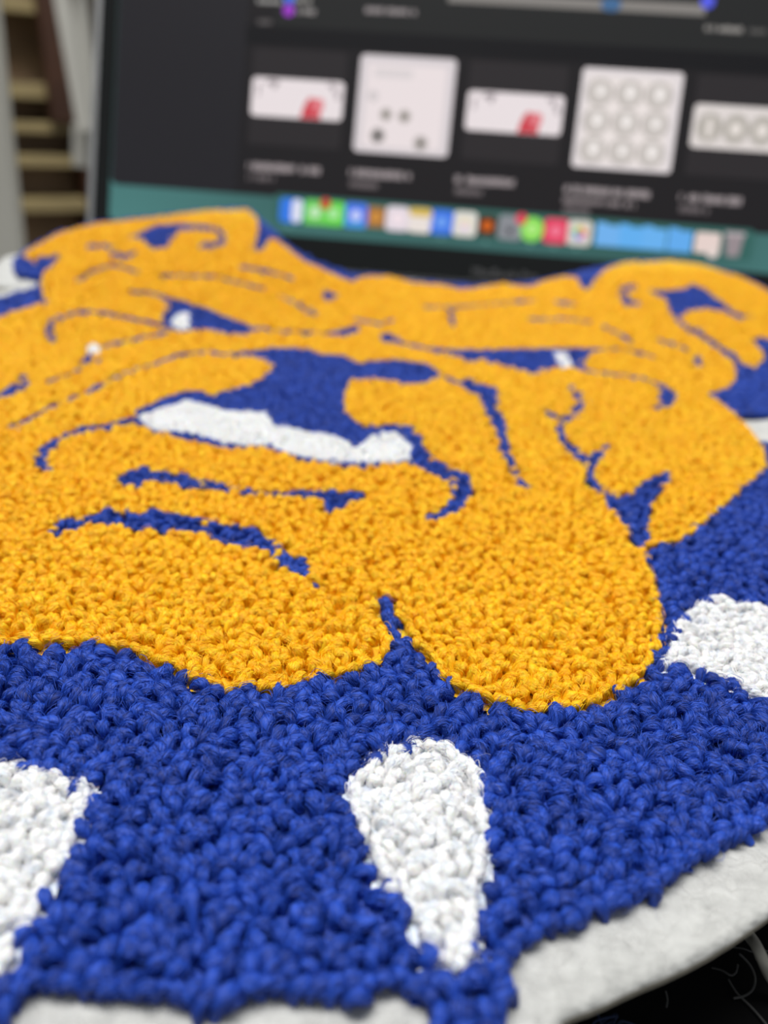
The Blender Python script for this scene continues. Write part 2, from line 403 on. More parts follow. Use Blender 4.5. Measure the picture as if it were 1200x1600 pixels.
for px_, kind_, c_, extra in icons:
    u = suv(px_, 330 + (px_ - 455) * .08)[0]; v = -.9; h = 5.0
    if kind_ == 'ro': pts = [(u + h * math.cos(t), v + h * math.sin(t)) for t in np.linspace(0, 2 * math.pi, 24, endpoint=False)]
    elif kind_ == 'rs': pts = rrect(u - 4, v - 4.2, u + 4, v + 4.2, 1.2)
    elif kind_ == 'fo': pts = [(u - 4.8, v - 4.4), (u + 4.8, v - 4.4), (u + 4.8, v + 4), (u - .4, v + 4), (u - 1.2, v + 4.9), (u - 4.8, v + 4.9)]
    elif kind_ == 'st': pts = rrect(u - 5, v - 4, u + 5, v + 4, 1)
    elif kind_ == 'tr': pts = [(u - 2.4, v - 4.6), (u + 2.4, v - 4.6), (u + 3.6, v + 4.4), (u - 3.6, v + 4.4)]
    else: pts = rrect(u - h, v - h, u + h, v + h, 2)
    scr('dock_icon', pts, glow(c_), disp, -.05)
    for e, ec in extra:
        if e == 'half': scr('icon_face', rrect(u + .2, v - h + .4, u + h - .4, v + h - .4, 1.6), glow(ec), disp, -.04)
        elif e == 'glint': scr('icon_face', rrect(u - 2.4, v - 2.2, u + 2.4, v + 2.2, 2.1), glow(ec), disp, -.04)
        elif e == 'dot': scr('icon_face', rrect(u - 1.4, v - 2.4, u + 1.4, v - .2, .8), glow(ec), disp, -.035)
        elif e == 'low': scr('icon_face', rrect(u - 4.2, v - 4.8, u + 4.2, v - 2.6, 1), glow(ec), disp, -.04)
        elif e == 'top': scr('icon_face', rrect(u - 4.8, v + 1.6, u + 4.8, v + 4.9, 1.6), glow(ec), disp, -.04)
        elif e == 'badge': scr('icon_badge', [(u + 4.2 + 2.3 * math.cos(t), v + 3.8 + 2.3 * math.sin(t)) for t in np.linspace(0, 2 * math.pi, 16, endpoint=False)], glow(ec), disp, -.03)
        elif e == 'petals':
            for q, pc in enumerate(((232, 96, 60), (238, 176, 70), (180, 206, 90), (96, 190, 160), (100, 150, 226), (190, 120, 210))):
                t = q * math.pi / 3
                scr('icon_face', [(u + 1.9 * math.cos(t) + 1.2 * math.cos(s), v + 1.9 * math.sin(t) + 1.2 * math.sin(s)) for s in np.linspace(0, 2 * math.pi, 10, endpoint=False)], glow(pc), disp, -.04 + q * .002)
    if kind_ == 'st':
        scr('icon_face', [(u + 2.6 + 2.4 * math.cos(t), v - 3.6 + 2.2 * math.sin(t)) for t in np.linspace(0, 2 * math.pi, 14, endpoint=False)], glow((226, 210, 204)), disp, -.04)
    if kind_ == 'tr':
        scr('icon_face', rrect(u - 4, v + 3.4, u + 4, v + 5, .7), glow((176, 164, 168)), disp, -.04)
for px_ in (452, 690, 761, 831, 868, 905):
    u = suv(px_ + 1, 350)[0]
    scr('running_dot', rrect(u - .5, -7.9, u + .5, -7.0, .45), glow((120, 170, 165)), disp, -.045)
# lettering on the chin
tcu = bpy.data.curves.new('chin_lettering', 'FONT'); tcu.body = 'MacBook Pro'; tcu.size = 5.0; tcu.align_x = 'CENTER'; tcu.resolution_u = 2
to_ = bpy.data.objects.new('chin_lettering', tcu); COL.objects.link(to_)
bpy.context.view_layer.update()
tm = to_.to_mesh(); tv = [S0 + SR * v.co.x + SU * (AB - 10.5 + v.co.y) + SN * (-.12) for v in tm.vertices]; tf = [list(p.vertices) for p in tm.polygons]
to_.to_mesh_clear(); bpy.data.objects.remove(to_)
mesh_obj('chin_lettering', W(np.array(tv)), tf, M_LETTER, lid)

# ------------------------------------------------------------------ furniture behind, seen past the lid
def at(px, py, t): return ray(px, py) * t
# bookcase: front turned away to the right
BY = math.radians(38)
BX = np.array([math.cos(BY), math.sin(BY), 0]); BN = np.array([math.sin(BY), -math.cos(BY), 0])
B0 = at(60, 250, 1250.)
def bhit(px, py):
    d = ray(px, py); p = d * ((B0 @ BN) / (d @ BN)) - B0
    return float(p @ BX), float(p[2] + B0[2])
bl = bhit(-140, 200)[0]; br = bhit(124, 200)[0]; bt = bhit(60, -190)[1]
case = empty('bookcase', W(np.array([B0[0], B0[1], FLOOR_MM])), 'dark brown bookcase with pale khaki shelf edges behind the laptop', 'bookcase')
def bbox(name, x0, x1, z0, z1, d0, d1, mat, bev=1):
    """d: depth behind the front plane"""
    c = B0 + BX * (x0 + x1) / 2 - BN * (d0 + d1) / 2; c = np.array([c[0], c[1], (z0 + z1) / 2])
    return bm_obj(name, obox(c, BX, BN, Z1, x1 - x0, d1 - d0, z1 - z0, bev), mat, case)
bbox('back_panel', bl, br, FLOOR_MM + 5, bt, 70, 82, M_CASE)
bbox('side_panel', bl - 20, bl, FLOOR_MM, bt, 0, 82, M_CASE)
bbox('side_panel', br, br + 20, FLOOR_MM, bt, 0, 82, M_RED)
bbox('top_board', bl - 20, br + 20, bt, bt + 20, 0, 82, M_CASE)
for py, th_ in ((10, 20), (143, 22), (200, 15), (252, 17), (322, 20), (420, 20)):
    zc = bhit(62, py)[1]
    bbox('shelf', bl + .5, br - .5, zc - th_ / 2, zc + th_ / 2, 4, 69, M_SHELF)
# red-brown door panel standing in front of part of the bookcase
q0, q1 = bhit(60, 60)[0], bhit(136, 60)[0]
zt, zb = bt - 2, bhit(100, 190)[1]
bbox('door', q0, q1, zb, zt, -22, -2, M_RED)
# pale steel rack with a diagonal brace
rk0 = at(143, 200, 900.)
rack = empty('steel_rack', W(np.array([rk0[0], rk0[1], FLOOR_MM])), 'pale grey steel rack upright with a diagonal brace standing behind the laptop', 'rack')
def rk(px, py):
    d = ray(px, py); return d * (rk0[1] / d[1])
def bar(name, pa, pb, w_, dpt, mat, off=0):
    a, b_ = np.array(pa), np.array(pb); t = b_ - a; Ln = np.linalg.norm(t); t = t / Ln
    side = np.cross(t, [0, 1, 0]); side /= np.linalg.norm(side); nn = np.cross(side, t)
    return bm_obj(name, obox((a + b_) / 2 + np.array([0, off, 0]), side, nn, t, w_, dpt, Ln, 1), mat, rack)
topz = rk(146, -150)[2]
xx = rk(143, 170)
bar('upright', (xx[0] + 1, xx[1], FLOOR_MM), (xx[0] + 1, xx[1], topz), 13, 13, M_STEEL)
bar('brace', rk(92, -70), rk(140, 205), 17, 8, M_STEEL, -12)
bar('clamp', rk(122, 196), rk(122, 262), 20, 12, M_STEEL, 13)
bar('crossbar', rk(60, -90), rk(240, -90), 18, 8, M_STEEL, -22)
bar('foot', (xx[0] - 60, xx[1], FLOOR_MM + 8), (xx[0] + 60, xx[1], FLOOR_MM + 8), 16, 200, M_STEEL)
# off-white board leaning at the side
def aty(px, py, y): d = ray(px, py); return d * (y / d[1])
b1, b2 = aty(-2, 20, 560.), aty(38, 400, 560.)
bd = (b1 - b2); bd /= np.linalg.norm(bd)
bt0 = b2 + bd * ((FLOOR_MM - b2[2]) / bd[2]); bt1 = b1 + bd * 260
sd = np.cross(bd, [0, 1, 0]); sd = sd / np.linalg.norm(sd)
if sd[0] > 0: sd = -sd
nn = np.cross(sd, bd)
Ln = np.linalg.norm(bt1 - bt0); cc = (bt0 + bt1) / 2 + sd * 200
wb = bm_obj('leaning_board', obox(cc + Z1 * 0, sd, nn, bd, 400, 12, Ln, 2), M_WBOARD)
tag(wb, 'off-white board leaning upright beside the desk', 'board')

# ------------------------------------------------------------------ chenille patch
FELT_T, PILE_T = 1.45, 2.3
Z_FB = ZD + .7                                                 # underside of the felt where it lies flat
def sst(x): x = np.clip(x, 0, 1); return x * x * (3 - 2 * x)
def rise(x, y):                                                # the far end is propped up on the display
    a = 6 + 17 * sst((-x + 5) / 75) + 8 * sst((x - 35) / 75)
    return a * sst((y - 185) / 165)
def to_patch(pts, extra=FELT_T + PILE_T):
    """pixel outline -> points (x, y) where the sight lines meet the patch"""
    pts = np.asarray(pts, float); d = ray(pts[:, 0], pts[:, 1])
    Y = np.arange(15., 400., .4)
    out = []
    for dd in d:
        s = Y / dd[1]; x = dd[0] * s; z = dd[2] * s
        g = z - (Z_FB + extra + rise(x, Y)); k = np.argmax(g < 0) if (g < 0).any() else len(Y) - 1
        k = max(k, 1); t = g[k - 1] / (g[k - 1] - g[k] + 1e-9); t = min(max(t, 0), 1)
        y = Y[k - 1] + .4 * t; out.append((dd[0] * y / dd[1], y))
    return np.array(out)
def C(x0, y0, s, pts): return [(x0 + p[0] * s, y0 + p[1] * s) + tuple(p[2:]) for p in pts]
c4 = lambda *p: C(0, 320, .35, p)
c5 = lambda *p: C(400, 400, .35, p)
c6 = lambda *p: C(780, 380, .35, p)
b1_ = lambda *p: C(0, 700, 1 / 3, p)
b2_ = lambda *p: C(400, 800, 1 / 3, p)
b3_ = lambda *p: C(800, 780, 1 / 3, p)

PILE = [(66, 432), (30, 425), (20, 418), (22, 400), (42, 386), (90, 360), (150, 345), (250, 334), (330, 325), (388, 323), (405, 338), (432, 362), (457, 384), (485, 402),
        (545, 424), (600, 427), (640, 436), (700, 440), (745, 443), (790, 440), (826, 438), (885, 427), (910, 421), (935, 415), (976, 407), (1046, 404),
        (1095, 410), (1165, 431), (1200, 449), (1260, 480), (1305, 525), (1310, 570), (1285, 605), (1240, 630), (1200, 643), (1146, 643), (1170, 666), (1190, 688), (1205, 690),
        (1260, 712), (1330, 790), (1400, 950), (1380, 1100), (1290, 1240), (1200, 1295), (1150, 1324), (1100, 1352), (1050, 1385), (1000, 1413), (950, 1440), (900, 1460),
        (842, 1476), (814, 1493), (799, 1530), (792, 1600), (776, 1660), (725, 1690), (682, 1660), (665, 1600), (652, 1580), (632, 1563), (592, 1558), (560, 1567),
        (533, 1573), (450, 1571), (408, 1572), (354, 1585), (270, 1580), (187, 1573), (104, 1565), (44, 1567), (25, 1600), (5, 1650), (-40, 1700), (-110, 1650), (-250, 1550), (-300, 1300),
        (-330, 1000), (-260, 750), (-160, 560), (-70, 485), (0, 461), (60, 443)]
FACE = [(-200, 880), (-130, 965), (0, 1000), (60, 1000), (120, 998), (165, 1001), (212, 1010), (232, 1028), (268, 1035), (290, 1050), (330, 1064), (380, 1070), (440, 1069),
        (480, 1062), (505, 1049), (545, 1045), (585, 1033), (603, 1020), (608, 998), (604, 968), (599, 938), (605, 930), (614, 940), (621, 960), (641, 980), (652, 1002), (672, 1020),
        (692, 1047), (720, 1068), (765, 1090), (810, 1098), (850, 1107), (905, 1098), (945, 1086), (985, 1065), (1003, 1043), (1022, 1026), (1031, 1000), (1036, 960),
        (1032, 930), (1022, 905), (1014, 880), (1008, 853), (1018, 848), (1060, 840), (1080, 828), (1110, 803), (1140, 780), (1165, 755), (1190, 738), (1197, 715), (1190, 690),
        (1168, 665), (1148, 645), (1120, 622), (1103, 613), (1120, 607), (1138, 604), (1150, 588), (1149, 568), (1140, 555), (1128, 543), (1122, 534), (1148, 550), (1165, 568), (1180, 572),
        (1192, 560), (1190, 545), (1172, 528), (1182, 525), (1200, 528), (1240, 540), (1285, 540), (1298, 520), (1262, 487), (1200, 453), (1165, 434), (1095, 412), (1046, 406), (976, 409),
        (945, 420), (930, 435), (918, 453), (906, 446), (903, 433), (885, 430), (850, 437), (830, 446), (815, 446), (785, 441), (753, 446), (740, 450), (715, 450), (697, 445), (645, 440), (610, 430), (575, 430),
        (557, 434), (550, 439), (530, 431), (505, 420), (486, 410), (478, 409), (470, 402), (450, 388), (430, 372), (421, 370), (413, 386), (402, 392), (395, 388), (404, 358), (402, 341), (388, 326),
        (330, 327), (250, 337), (150, 348), (90, 363), (45, 388), (38, 395), (45, 406), (60, 400), (94, 395), (91, 404), (66, 428), (65, 453), (73, 470), (42, 479), (0, 493), (-60, 510), (-150, 545),
        (-170, 570), (-100, 600), (-40, 612), (-70, 645), (-140, 700), (-200, 780)]
WHITE_MUZZLE = [(217, 647), (245, 637), (276, 628), (290, 621), (315, 628), (350, 637), (385, 640), (400, 641), (414, 641), (428, 661), (463, 666), (491, 673), (519, 676), (537, 683), (556, 699), (575, 680),
        (596, 673), (617, 673), (634, 683), (643, 697), (641, 713), (617, 718), (575, 720), (533, 720), (505, 715), (470, 708), (435, 697), (420, 688), (410, 692), (385, 691), (350, 687), (315, 677),
        (294, 670), (252, 670), (228, 661)]
NOSE = c5((0, 420), (110, 405), (240, 405), (270, 430), (390, 435), (450, 470), (560, 455), (650, 455), (780, 480), (830, 520), (800, 545), (720, 560), (650, 565), (560, 540), (430, 550),
          (395, 590), (395, 670), (450, 740), (540, 750), (600, 740), (690, 745), (740, 800), (745, 840), (800, 895), (880, 940), (950, 970), (975, 1040), (950, 1100), (890, 1135), (820, 1165), (760, 1165),
          (745, 1145), (820, 1135), (855, 1100), (870, 1040), (860, 1000), (790, 965), (740, 940), (690, 912), (620, 922), (500, 935), (440, 938), (300, 915), (170, 890)) \
     + c4((1200, 1085), (1100, 1075), (1000, 1080), (900, 1050), (800, 1035), (700, 1010), (650, 985), (600, 965), (470, 990), (330, 1020), (245, 1068), (205, 1110), (225, 1190), (190, 1165), (155, 1160),
          (150, 1110), (180, 1075), (270, 1020), (370, 982), (480, 968), (590, 940), (610, 905), (700, 865), (800, 830), (900, 822), (950, 845), (1010, 820), (1100, 800), (1160, 775)) + [(418, 580), (426, 570), (412, 558), (395, 553), (375, 549)]
# (part name, 'p' polygon | 's' stroke of (x, y, full width in px), colour)
SHAPES = [('nose_and_muzzle_pile', 'p', NOSE, 'b'),
    ('ear_hollow_pile', 'p', c4((575, 140), (640, 110), (700, 85), (780, 78), (900, 82), (980, 95), (1012, 130), (1000, 172), (940, 192), (890, 182), (900, 158), (955, 165), (985, 140), (960, 112), (880, 105), (800, 112), (765, 150), (740, 182), (690, 192), (655, 172), (640, 150)), 'b'),
    ('ear_hollow_pile', 's', c4((395, 180, 24), (500, 180, 18)), 'b'), ('ear_hollow_pile', 's', c4((505, 215, 22), (560, 222, 26), (605, 210, 16)), 'b'),
    ('brow_crease_pile', 's', c4((350, 330, 4), (420, 285, 8), (500, 262, 10), (560, 275, 9), (620, 298, 6)), 'b'),
    ('brow_crease_pile', 's', c4((720, 306, 4), (850, 310, 7), (960, 312, 7), (1080, 342, 7), (1190, 372, 5)), 'b'),
    ('brow_crease_pile', 's', c4((1080, 270, 8), (1150, 282, 14), (1200, 288, 8)), 'b'),
    ('eye_pile', 'p', c4((715, 395), (760, 408), (850, 430), (960, 470), (1060, 510), (1165, 552), (1100, 572), (1000, 562), (900, 552), (840, 558), (780, 550), (715, 510), (730, 470), (745, 440)), 'b'),
    ('brow_crease_pile', 's', c4((590, 380, 5), (650, 383, 10), (710, 395, 8)), 'b'),
    ('cheek_crease_pile', 's', c4((760, 545, 8), (690, 520, 10), (620, 508, 10), (560, 495, 14), (480, 478, 10), (400, 468, 20), (345, 475, 24), (300, 485, 10), (255, 500, 22), (215, 535, 36), (212, 570, 32), (238, 600, 12)), 'b'),
    ('cheek_crease_pile', 's', c4((750, 558, 6), (690, 575, 13), (600, 590, 13), (510, 612, 15), (460, 630, 8)), 'b'),
    ('cheek_crease_pile', 's', c4((405, 655, 26), (370, 700, 24), (340, 735, 14)), 'b'), ('cheek_crease_pile', 's', c4((432, 690, 14), (446, 690, 14)), 'b'),
    ('cheek_crease_pile', 's', c4((310, 750, 12), (260, 762, 16), (215, 778, 12)), 'b'),
    ('cheek_crease_pile', 's', c4((1210, 655, 50), (1100, 657, 28), (1000, 660, 16), (900, 652, 12), (780, 665, 8), (680, 705, 13), (590, 730, 14), (540, 745, 22), (480, 778, 20), (400, 820, 9), (250, 882, 5), (140, 940, 10), (80, 972, 20), (60, 978, 16)), 'b'),
    ('cheek_crease_pile', 'p', [(-60, 640), (-45, 615)] + c4((0, 830), (60, 790), (110, 752), (137, 795), (60, 835), (0, 862)), 'b'),
    ('cheek_crease_pile', 'p', [(722, 594), (733, 589), (757, 598), (778, 605), (780, 628), (788, 652), (795, 690), (804, 720), (813, 745), (827, 760), (818, 766), (810, 757), (799, 728), (783, 700), (780, 677), (768, 659), (757, 638), (750, 617), (729, 606)], 'b'),
    ('cheek_crease_pile', 's', c5((820, 520, 14), (870, 545, 14), (935, 570, 20)), 'b'),
    ('eye_pile', 'p', [(673, 541), (715, 544), (767, 543), (850, 541), (955, 542), (925, 549), (915, 561), (913, 573), (868, 571), (850, 576), (840, 583), (815, 576), (794, 572), (780, 568), (750, 559), (736, 564), (715, 554), (687, 549)], 'b'),
    ('cheek_crease_pile', 's', c6((385, 558, 8), (520, 580, 10), (640, 595, 12), (720, 625, 16)), 'b'),
    ('cheek_crease_pile', 'p', c6((705, 622), (760, 638), (802, 668), (790, 702), (740, 722), (685, 738), (712, 700), (720, 660)), 'b'),
    ('brow_crease_pile', 's', c6((140, 332, 10), (230, 337, 13), (300, 330, 8), (400, 345, 14)), 'b'),
    ('brow_crease_pile', 's', c6((80, 262, 8), (150, 250, 14)), 'b'), ('brow_crease_pile', 's', c6((250, 256, 12), (330, 266, 14)), 'b'),
    ('brow_crease_pile', 's', c6((470, 365, 6), (560, 410, 14), (600, 440, 6)), 'b'), ('brow_crease_pile', 's', c6((720, 425, 6), (780, 445, 14), (835, 465, 6)), 'b'),
    ('brow_crease_pile', 's', c6((520, 462, 5), (600, 475, 7), (690, 500, 6)), 'b'),
    ('brow_crease_pile', 'p', c6((865, 500), (895, 495), (912, 520), (905, 548), (880, 545), (868, 525)), 'b'),
    ('ear_hollow_pile', 'p', c6((680, 203), (760, 205), (830, 195), (860, 178), (900, 188), (960, 228), (1020, 275), (1070, 308), (1130, 320), (1070, 342), (1010, 302), (930, 287), (850, 295), (812, 328), (850, 368), (912, 375), (900, 412), (840, 390), (790, 340), (758, 300), (752, 250), (700, 225)), 'b'),
    ('ear_hollow_pile', 's', c6((600, 190, 22), (568, 200, 40), (558, 228, 42), (580, 258, 32), (640, 272, 10)), 'b'),
    ('ear_hollow_pile', 's', c6((900, 400, 26), (980, 455, 24), (1045, 505, 26)), 'b'),
    ('jowl_crease_pile', 's', c6((325, 645, 36), (368, 685, 40), (368, 715, 38), (335, 755, 34), (275, 792, 26)), 'b'),
    ('jowl_crease_pile', 's', c6((275, 792, 24), (240, 762, 18), (210, 738, 12)), 'b'),
    ('jowl_crease_pile', 's', c6((275, 790, 26), (275, 840, 28), (310, 890, 26), (360, 940, 34), (402, 978, 44), (412, 1030, 38), (440, 1080, 36), (490, 1122, 40), (550, 1165, 60)), 'b'),
    ('jowl_crease_pile', 'p', c6((380, 950), (430, 918), (488, 888), (498, 905), (462, 945), (425, 988), (400, 985)), 'b'),
    ('jowl_crease_pile', 'p', [(948, 775), (969, 777), (990, 761), (1018, 744), (1039, 732), (1051, 737), (1046, 751), (1028, 765), (1021, 782), (1016, 800), (1017, 830), (1014, 852), (1005, 856), (990, 837), (972, 815), (963, 800), (948, 788)], 'b'),
    ('brow_crease_pile', 'p', c5((298, 142), (362, 165), (330, 197), (300, 182)), 'b'), ('brow_crease_pile', 's', c5((100, 168, 5), (180, 205, 12), (230, 238, 26), (262, 250, 16)), 'b'),
    ('brow_crease_pile', 's', c5((0, 52, 6), (80, 70, 8), (160, 92, 5)), 'b'), ('brow_crease_pile', 's', c5((440, 278, 10), (500, 290, 14), (560, 300, 16), (610, 280, 8)), 'b'),
    ('brow_crease_pile', 'p', c5((556, 345), (598, 333), (650, 372), (622, 387), (560, 372)), 'b'), ('brow_crease_pile', 's', c5((630, 378, 12), (720, 395, 12), (790, 412, 14)), 'b'),
    ('brow_crease_pile', 'p', c5((298, 340), (380, 320), (452, 303), (462, 335), (400, 352)), 'b'), ('brow_crease_pile', 's', c5((-10, 312, 16), (100, 330, 12), (200, 330, 10), (310, 340, 14)), 'b'),
    ('brow_crease_pile', 's', c5((868, 238, 22), (872, 268, 26), (880, 305, 22)), 'b'), ('brow_crease_pile', 's', c5((740, 220, 5), (900, 222, 8), (1050, 210, 8), (1190, 192, 5)), 'b'),
    ('mouth_crease_pile', 'p', b1_((550, 130), (610, 100), (680, 73), (740, 93), (790, 110), (850, 103), (890, 128), (990, 148), (1060, 163), (1180, 175), (1192, 207), (1120, 197), (1040, 187), (960, 178), (880, 177), (800, 158), (740, 143), (685, 147), (655, 178), (590, 168)), 'b'),
    ('mouth_crease_pile', 's', c5((-10, 1048, 22), (60, 1050, 18), (120, 1058, 16), (190, 1046, 22), (270, 1062, 30)), 'b'),
    ('mouth_crease_pile', 'p', c5((250, 1042), (380, 1038), (478, 1045), (440, 1102), (310, 1132), (292, 1085)), 'b'),
    ('mouth_crease_pile', 'p', b1_((220, 388), (300, 310), (390, 315), (450, 300), (490, 268), (540, 283), (600, 280), (640, 308), (710, 273), (790, 298), (870, 308), (950, 328), (1040, 343), (1110, 353), (1200, 362))
        + b2_((30, 93), (90, 128), (130, 168), (200, 188), (232, 218), (268, 260), (222, 292), (168, 278), (118, 238), (58, 168), (0, 142)) + b1_((1100, 457), (1040, 432), (960, 402), (870, 378), (790, 392), (720, 362), (650, 372), (560, 352), (470, 342), (400, 342), (330, 382), (280, 402)), 'b'),
    ('mouth_crease_pile', 's', b2_((280, 328, 6), (287, 328, 6)), 'b'),
    ('philtrum_pile', 's', [(602, 931, 20), (604, 945, 20), (607, 962, 24), (612, 978, 40), (620, 990, 50)], 'b'),
    ('white_muzzle_highlight', 'p', WHITE_MUZZLE, 'w'),
    ('eye_glint', 'p', c4((775, 490), (810, 472), (845, 478), (852, 505), (838, 545), (800, 552), (778, 540), (765, 515)), 'w'),
    ('eye_glint', 'p', c6((250, 480), (300, 482), (318, 515), (325, 540), (285, 548), (262, 520)), 'w'),
    ('cheek_glint', 'p', c4((388, 625), (415, 610), (442, 622), (440, 650), (412, 662), (390, 650)), 'w'),
    ('collar_spike', 'p', C(450, 1100, 1 / 3, ((490, 170), (540, 175), (560, 210), (600, 150), (690, 145), (760, 165), (800, 215), (880, 250), (900, 310), (925, 400), (930, 520), (950, 610), (930, 680), (925, 770), (890, 800), (900, 900), (885, 1000), (865, 1110), (830, 1190), (795, 1230),
        (740, 1200), (660, 1130), (620, 1050), (590, 960), (560, 920), (520, 860), (440, 780), (400, 680), (350, 580), (310, 490), (280, 390), (330, 310), (400, 240))), 'w'),
    ('collar_spike', 'p', C(0, 1100, 1 / 2.4, ((0, 210), (80, 205), (140, 230), (210, 235), (260, 270), (320, 290), (330, 340), (310, 400), (290, 470), (255, 520), (250, 580), (170, 640), (145, 730), (100, 820), (60, 870), (10, 950), (-20, 1010), (-60, 1000), (-150, 850), (-200, 600), (-150, 330), (-60, 230))), 'w'),
    ('collar_spike', 'p', b3_((715, 755), (770, 600), (790, 545), (860, 490), (940, 440), (1000, 440), (1050, 480), (1130, 470), (1200, 490), (1300, 520), (1400, 620), (1420, 760), (1330, 860), (1200, 915), (1100, 870), (1010, 820), (900, 790), (850, 760), (790, 745)), 'w')]

def inside(poly, x, y):
    poly = np.asarray(poly, float); r = np.zeros(len(x), bool); n = len(poly); j = n - 1
    for i in range(n):
        xi, yi = poly[i, :2]; xj, yj = poly[j, :2]
        c = ((yi > y) != (yj > y)) & (x < (xj - xi) * (y - yi) / (yj - yi + 1e-12) + xi); r ^= c; j = i
    return r
def near_stroke(pts, x, y, w_scale):
    r = np.zeros(len(x), bool)
    for a, b in zip(pts[:-1], pts[1:]):
        dx, dy = b[0] - a[0], b[1] - a[1]; L2 = dx * dx + dy * dy + 1e-9
        t = np.clip(((x - a[0]) * dx + (y - a[1]) * dy) / L2, 0, 1)
        d = np.hypot(x - a[0] - t * dx, y - a[1] - t * dy)
        r |= d < .5 * w_scale * (a[2] + (b[2] - a[2]) * t)
    return r
STEP, STEP_BLUE = 1.24, 1.52
pile_xy = to_patch(PILE)
_a, _b = PILE.index((1290, 1240)), PILE.index((5, 1650))       # the near edge is seen right down at the felt
pile_xy[_a:_b + 1] = to_patch(PILE[_a:_b + 1], FELT_T + .2)
x0, y0 = pile_xy.min(0) - 2; x1, y1 = pile_xy.max(0) + 2
def lattice(st):
    gy = np.arange(y0, y1, st * .866); gx = np.arange(x0, x1, st)
    X, Y = np.meshgrid(gx, gy); X = X + (np.arange(len(gy)) % 2)[:, None] * st / 2
    X, Y = X.ravel(), Y.ravel(); X = X + rng.normal(0, .17 * st, len(X)); Y = Y + rng.normal(0, .17 * st, len(Y))
    k = inside(pile_xy, X, Y); return X[k], Y[k]
def raster(x, y):
    """which colour area a point of the patch belongs to: 0 = blue ground, 1 = face, 2.. = shapes"""
    px_, py_, _z = project(np.stack([x, y, Z_FB + FELT_T + PILE_T + rise(x, y)], 1)); r = np.zeros(len(x), int); r[inside(FACE, px_, py_)] = 1
    for i, (nm, kd, pts, colr) in enumerate(SHAPES): r[inside(pts, px_, py_) if kd == 'p' else near_stroke(pts, px_, py_, .35)] = i + 2
    return r
gx1, gy1 = lattice(STEP); l1 = raster(gx1, gy1); k1 = l1 != 0
gx2, gy2 = lattice(STEP_BLUE); l2 = raster(gx2, gy2); k2 = l2 == 0  # the blue ground is worked in bigger loops
GX = np.concatenate([gx1[k1], gx2[k2]]); GY = np.concatenate([gy1[k1], gy2[k2]]); lab = np.concatenate([l1[k1], l2[k2]])
def grow(P, d):
    """outward offset of a closed outline"""
    P = np.asarray(P); n = len(P); A = .5 * np.sum(P[:, 0] * np.roll(P[:, 1], -1) - np.roll(P[:, 0], -1) * P[:, 1]); s = 1 if A > 0 else -1
    T = np.roll(P, -1, 0) - np.roll(P, 1, 0); T /= np.linalg.norm(T, axis=1, keepdims=True) + 1e-9
    return P + s * d * np.stack([T[:, 1], -T[:, 0]], 1)
def resample(P, d):
    out = []
    for a, b in zip(P, np.roll(P, -1, 0)):
        n = max(1, int(np.linalg.norm(b - a) / d))
        for q in range(n): out.append(a + (b - a) * q / n)
    return np.array(out)
# thin creases get their own rows of loops, set along the line; the loops they displace go
ex, ey, el_, ea = [], [], [], []
for lb, pts in [(0, PILE), (1, FACE)] + [(i + 2, s_[2]) for i, s_ in enumerate(SHAPES) if s_[1] == 'p']:
    xy = resample(grow(resample(pile_xy if lb == 0 else to_patch(pts), .6), -.85 if lb == 0 else -.5), .25); acc = 9.; keepx, keepy, keepa = [], [], []
    for j in range(len(xy)):
        if j: acc += np.linalg.norm(xy[j] - xy[j - 1])
        if acc > (1.2 if lb == 0 else .98): acc = 0; keepx.append(xy[j, 0] + rng.normal(0, .08)); keepy.append(xy[j, 1] + rng.normal(0, .08)); tq = xy[(j + 2) % len(xy)] - xy[j - 2]; keepa.append(math.atan2(tq[1], tq[0]))
    kx, ky = np.array(keepx), np.array(keepy); ok = raster(kx, ky) == lb
    ex += list(kx[ok]); ey += list(ky[ok]); el_ += [lb] * int(ok.sum()); ea += list(np.array(keepa)[ok])
NROW = len(ex)
for i, (nm, kd, pts, colr) in enumerate(SHAPES):
    if kd != 's': continue
    q = np.array(pts); dense = []
    for a, b in zip(q[:-1], q[1:]):
        nn_ = max(2, int(np.hypot(*(b - a)[:2]) / 2)); dense += [a + (b - a) * f for f in np.linspace(0, 1, nn_, endpoint=False)]
    dense.append(q[-1]); dense = np.array(dense); xy = to_patch(dense[:, :2]); acc = 9.
    for j in range(len(xy)):
        if j: acc += np.linalg.norm(xy[j] - xy[j - 1])
        if acc > (.6 if nm == 'philtrum_pile' else .85):
            acc = 0; ex.append(xy[j, 0] + rng.normal(0, .12)); ey.append(xy[j, 1] + rng.normal(0, .12)); el_.append(i + 2); tq = xy[min(j + 2, len(xy) - 1)] - xy[max(j - 2, 0)]; ea.append(math.atan2(tq[1], tq[0]))
ex, ey, el_, ea = np.array(ex), np.array(ey), np.array(el_), np.array(ea)
drop = np.zeros(len(GX), bool); PZ0 = project(np.stack([GX, GY, np.full(len(GX), Z_FB + 3.)], 1))[2]
for s0 in range(0, len(ex), 200):
    dd = np.hypot(GX[:, None] - ex[None, s0:s0 + 200], GY[:, None] - ey[None, s0:s0 + 200]); same = lab[:, None] == el_[None, s0:s0 + 200]
    blu = np.array([True, False] + [s_[3] == 'b' for s_ in SHAPES])[lab][:, None]
    crease = (np.arange(s0, s0 + dd.shape[1]) >= NROW)[None, :]
    drop |= ((dd < np.where(blu | ~crease, .78, np.where(PZ0[:, None] > 190, 1.35, 1.15)))).any(1)
isr = np.arange(len(ex)) < NROW                                # creases win over the rows beside them
cx_, cy_ = ex[~isr], ey[~isr]; lose = np.zeros(len(ex), bool)
colr_of = np.array(['b', 'y'] + [s_[3] for s_ in SHAPES])
